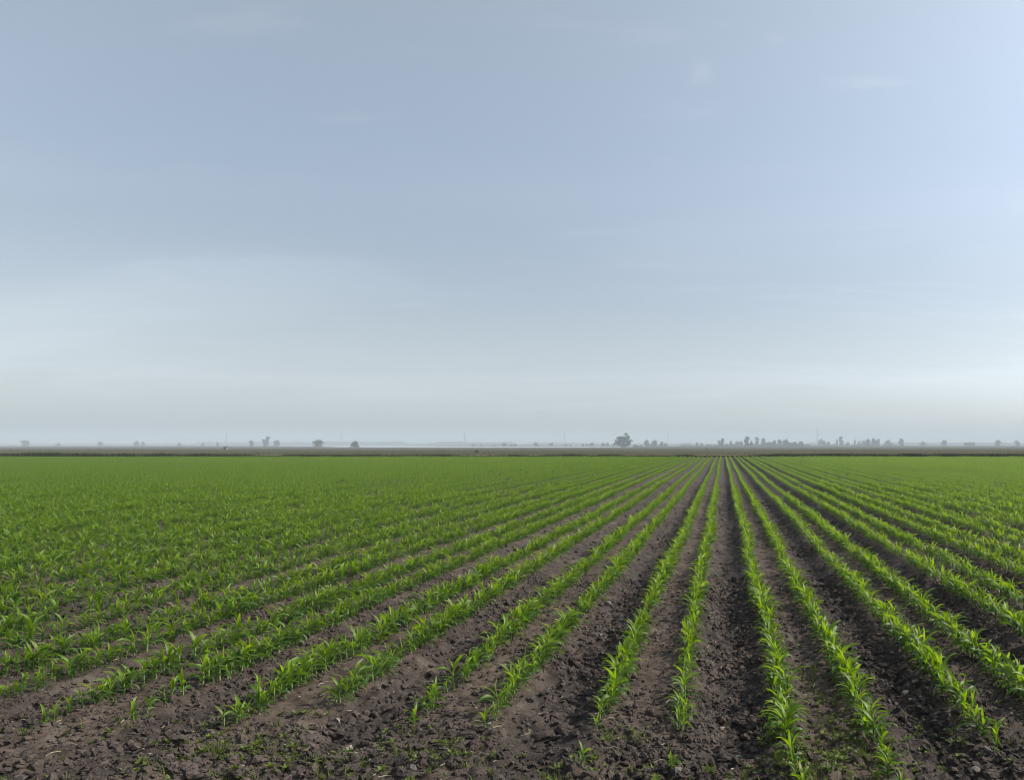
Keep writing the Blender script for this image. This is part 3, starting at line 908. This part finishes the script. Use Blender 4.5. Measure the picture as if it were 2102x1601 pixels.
series([(1328, 903, 916.4, 12, 'round'), (1343, 902.5, 916.4, 12, 'round'), (1358, 905.5, 916.4, 9, 'round'), (1366, 909, 916.4, 6, 'dome'),
        (1431, 908.5, 916, 6, 'tall'), (1440, 909, 916, 7, 'round'), (1480, 900.5, 916.6, 14, 'split'), (1491, 911, 916.2, 8, 'dome'), (1500, 905.5, 916, 8, 'spire'), (1517, 905.5, 916, 15, 'block'),
        (1533, 895.5, 917, 12, 'tall'), (1542.5, 905, 917, 7, 'spire'), (1554, 897, 916, 11, 'tall'), (1567, 900, 916.2, 9, 'tall'), (1582, 907, 916.4, 21, 'block'), (1590, 903.5, 916.3, 6, 'tall'),
        (1601, 902.5, 916.4, 10, 'tall'), (1612, 901, 916.5, 13, 'round'), (1627, 906.5, 916.5, 21, 'block'), (1644, 905, 916.4, 13, 'round'), (1684, 902, 915.4, 9, 'split'), (1692, 905, 915.6, 7, 'tall'),
        (1700, 906, 915.6, 9, 'round'), (1713, 911, 915.4, 6, 'dome'), (1718, 902, 915.4, 5, 'tall'), (1727, 895.5, 915.5, 11, 'tall'), (1740, 908, 915.4, 12, 'dome'), (1755, 903, 915.4, 4, 'tall'),
        (1763, 906, 915.4, 7, 'split'), (1773, 905.5, 915.6, 8, 'tall'), (1781, 898.5, 916, 12, 'round'), (1793, 898, 916, 12, 'round'), (1802, 901.5, 915.8, 10, 'tall'), (1822, 903, 915.6, 14, 'round'),
        (1850, 900, 915.8, 12, 'tall'), (1893, 906, 915.5, 16, 'dome'), (1938, 902, 915.6, 13, 'round'), (1990, 907, 915.6, 22, 'block'), (2048, 903, 915.8, 14, 'round'), (2088, 905, 915.6, 12, 'tall')],
       'to the right of the tallest tufted tree')

# low scrub that ties the tree belt together
for k, (px, top, base, w) in enumerate([(1310, 913, 917.5, 18), (1348, 911, 916.5, 40), (1408, 912.5, 916, 22), (1462, 912, 916.3, 26), (1508, 911.5, 916.3, 30), (1547, 911, 916.3, 34), (1588, 909, 916.4, 44), (1622, 908.5, 916.5, 36), (1655, 911, 916.3, 20),
                                        (1706, 911.5, 915.7, 34), (1748, 911, 915.7, 40), (1786, 908, 915.9, 36), (1835, 910, 915.7, 44)]):
    Y = far_at(base) * 1.02; q = Y / FPX; w_, h_ = w * q, (base - top) * q; rr = random.Random(k)
    L = [((w_ * rr.uniform(-0.46, 0.46), rr.uniform(-2, 2), h_ * rr.uniform(0.15, 0.5)), (w_ * rr.uniform(0.06, 0.14), 2.0, h_ * rr.uniform(0.25, 0.5))) for _ in range(11)]
    o = link('scrub_thicket', crown_mesh(L, 900 + k, 0.75 * q, 1500, M['tree']), group='low scrub thickets between the horizon trees', category='thicket',
             label='low hazy scrub thicket, %s to the right of the tallest tufted tree' % ordinal(k + 1))
    o.location = ((px - VX) * q, Y, float(land_z(np.array([(px - VX) * q]), np.array([Y]))[0]))

# bushes close behind the crop
for (px, top, base, w, lab) in [(277, 913.2, 917.0, 10, 'low dark bush on the far field at the far left'), (1450, 919.8, 922.6, 3, 'tiny dark bush alone on the brown field beyond the rows'),
                                (978, 925.0, 928.8, 8, 'small olive bush on the fallow land behind the corn')]:
    Y = far_at(base); k = Y / FPX
    b = link('bush', None, label=lab, category='bush'); b.location = ((px - VX) * k, Y, float(land_z(np.array([(px - VX) * k]), np.array([Y]))[0]))
    w_, h_ = w * k, (base - top) * k
    link('foliage', crown_mesh([((0, 0, h_ * 0.45), (w_ * 0.42, w_ * 0.4, h_ * 0.45)), ((w_ * 0.2, 0, h_ * 0.5), (w_ * 0.25, w_ * 0.25, h_ * 0.4))], int(px), 0.12, 900, M['tree']), b)
    link('stem', mesh('stem', *tube([Vector((0, 0, -0.2)), Vector((0, 0, h_ * 0.5))], [0.07, 0.03], 6), M['bark']), b)

# the small dark-roofed shelter on the left
def box(x0, x1, y0, y1, z0, z1):
    v = [Vector((x, y, z)) for z in (z0, z1) for y in (y0, y1) for x in (x0, x1)]
    return v, [(0, 2, 3, 1), (4, 5, 7, 6), (0, 1, 5, 4), (2, 6, 7, 3), (0, 4, 6, 2), (1, 3, 7, 5)]


Y = far_at(922.5); k = Y / FPX; X0 = (463 - VX) * k
sh = link('field_shelter', None, label='small dark flat-roofed shelter on pale walls standing on the far field', category='shelter')
sh.location = (X0, Y, float(land_z(np.array([X0]), np.array([Y]))[0]) - 0.05)
rf_v, rf_f = box(-1.05, 1.05, -0.8, 0.8, 1.15, 1.75)
for i in (4, 5): rf_v[i].z -= 0.12
link('roof', mesh('roof', rf_v, rf_f, M['hut']), sh)
for a in (-0.9, 0.75): link('wall', mesh('wall', *box(a, a + 0.14, -0.7, 0.7, -0.1, 1.15), M['hut_wall']), sh)
link('wall', mesh('wall', *box(-0.76, 0.75, 0.55, 0.69, -0.1, 1.15), M['hut_wall']), sh)


# ------------------------------------------------------------------ power-line towers
def bar(a, b, r):
    return (*tube([a, b], [r, r], 4), 0)


def pylon(px, top, Y, label, wide=1.0):
    k = Y / FPX; h = H + (VY - top) * k; x = (px - VX) * k
    o = link('transmission_tower', None, label=label, category='pylon', group='faint transmission towers on the horizon'); o.location = (x, Y, -2.6)
    h += 2.6; bw, tw, waist = 0.085 * h * wide, 0.018 * h, 0.62 * h
    def corner(z, i):
        f = bw + (tw * 1.6 - bw) * (z / waist) if z < waist else tw * 1.6 + (tw * 0.5 - tw * 1.6) * ((z - waist) / (h - waist))
        return Vector(((-f, f, f, -f)[i], (-f, -f, f, f)[i], z))
    zs = [0, 0.16 * h, 0.30 * h, 0.42 * h, 0.53 * h, 0.62 * h, 0.72 * h, 0.82 * h, 0.91 * h, h]
    body, brace = [], []
    for i in range(4):
        for a, b in zip(zs[:-1], zs[1:]):
            body.append(bar(corner(a, i), corner(b, i), 0.24))
            brace.append(bar(corner(a, i), corner(b, (i + 1) % 4), 0.12)); brace.append(bar(corner(a, (i + 1) % 4), corner(b, i), 0.12))
    link('mast', mesh('mast', *join(body)[:2], M['steel']), o)
    link('bracing', mesh('bracing', *join(brace)[:2], M['steel']), o)
    for z, arm in ((0.70, 0.13), (0.80, 0.15), (0.90, 0.11)):
        q = []
        for s in (-1, 1):
            tip = Vector((s * arm * h * wide, 0, z * h))
            q.append(bar(Vector((s * tw, 0, z * h - 0.3)), tip, 0.12)); q.append(bar(Vector((s * tw, 0, z * h + 0.03 * h)), tip, 0.10))
            q.append(bar(tip, tip - Vector((0, 0, 0.03 * h)), 0.09))
        link('cross_arm', mesh('cross_arm', *join(q)[:2], M['steel']), o)


pylon(465, 889, 2600, 'faint lattice power tower above the dark field shelter', 0.7)
pylon(700.5, 888, 3100, 'faintest lattice power tower between the round tree and the domed tree', 0.7)
pylon(954, 886.5, 2500, 'faint lattice power tower just left of the small bushes by the water', 0.8)
pylon(1159, 890, 2600, 'faint lattice power tower between the domed tree and the tallest tree', 0.8)
pylon(1371.5, 884.5, 2900, 'faint lattice power tower first to the right of the tallest tree', 0.7)
pylon(1678, 881, 2300, 'clearest lattice power tower, in the gap of the tree belt', 0.8)
# conductors slung between neighbouring towers are too thin to show at this distance

# a mast post on the near fallow
Y = far_at(926.5); k = Y / FPX
po = link('field_post', mesh('field_post', *tube([Vector((0, 0, -0.2)), Vector((0, 0, 0.8)), Vector((0.02, 0, 1.6))], [0.07, 0.065, 0.06], 8), M['bark']),
          label='thin dark post on the fallow land below the tree belt gap', category='post')
po.location = ((1392 - VX) * k, Y, float(land_z(np.array([(1392 - VX) * k]), np.array([Y]))[0]))

# far-off wood, only a pale band in the haze
r = np.random.default_rng(77)
Vs = []
for (x0, x1, top, Yw) in [(390, 640, 905.5, 3726), (640, 845, 905, 3807), (880, 1070, 905.5, 3645), (560, 1000, 908, 4050), (1060, 1260, 907.5, 3888), (1385, 1440, 908, 3564), (1640, 1700, 907, 3564), (-60, 390, 909, 3969), (1800, 2150, 907, 3726), (1240, 1660, 909.5, 4050)]:
    k = Yw / FPX; n = int((x1 - x0) * 60)
    x = r.uniform(x0, x1, n); prof = (VY - top) * k * (0.55 + 0.45 * np.array(vnoise(x * 0.035, 0 * x + top, 3)) + 0.2 * vnoise(x * 0.16, 0 * x, 5)) * np.clip(np.minimum(x - x0, x1 - x) / 25, 0.15, 1)
    z = prof * r.random(n) ** 0.75 - 1.5
    q = np.stack([(x - VX) * k, Yw + r.normal(0, 12, n), z], 1)
    a = r.normal(size=(n, 3)); a /= np.linalg.norm(a, axis=1)[:, None]
    b = np.cross(a, r.normal(size=(n, 3))); b /= np.linalg.norm(b, axis=1)[:, None]
    s = r.uniform(2.0, 3.8, (n, 1))
    Vs.append(np.stack([q - a * s, q + b * s * .7, q + a * s, q - b * s * .7], 1).reshape(-1, 3))
V = np.concatenate(Vs)
link('distant_woodland', fast_mesh('distant_woodland', V, np.arange(len(V)).reshape(-1, 4), M['tree']), kind='stuff',
     label='pale band of far-off woodland fading into the haze', category='woodland')

# ------------------------------------------------------------------ haze
HX = 6100.0
me = mesh('haze', *box(-HX, HX, -HX, HX, -2.0, 75.0))
hm = bpy.data.materials.new('haze'); hm.use_nodes = True; hm.node_tree.nodes.clear()
T = NT(hm.node_tree); out = T.new('ShaderNodeOutputMaterial')
pv = T.new('ShaderNodeVolumePrincipled', {'Color': (0.72, 0.815, 0.87, 1), 'Density': 0.00040, 'Anisotropy': 0.0})
T.l.new(pv.outputs[0], out.inputs['Volume'])
me.materials.append(hm)
link('haze', me, kind='stuff', label='pale morning haze over the flat land', category='haze')
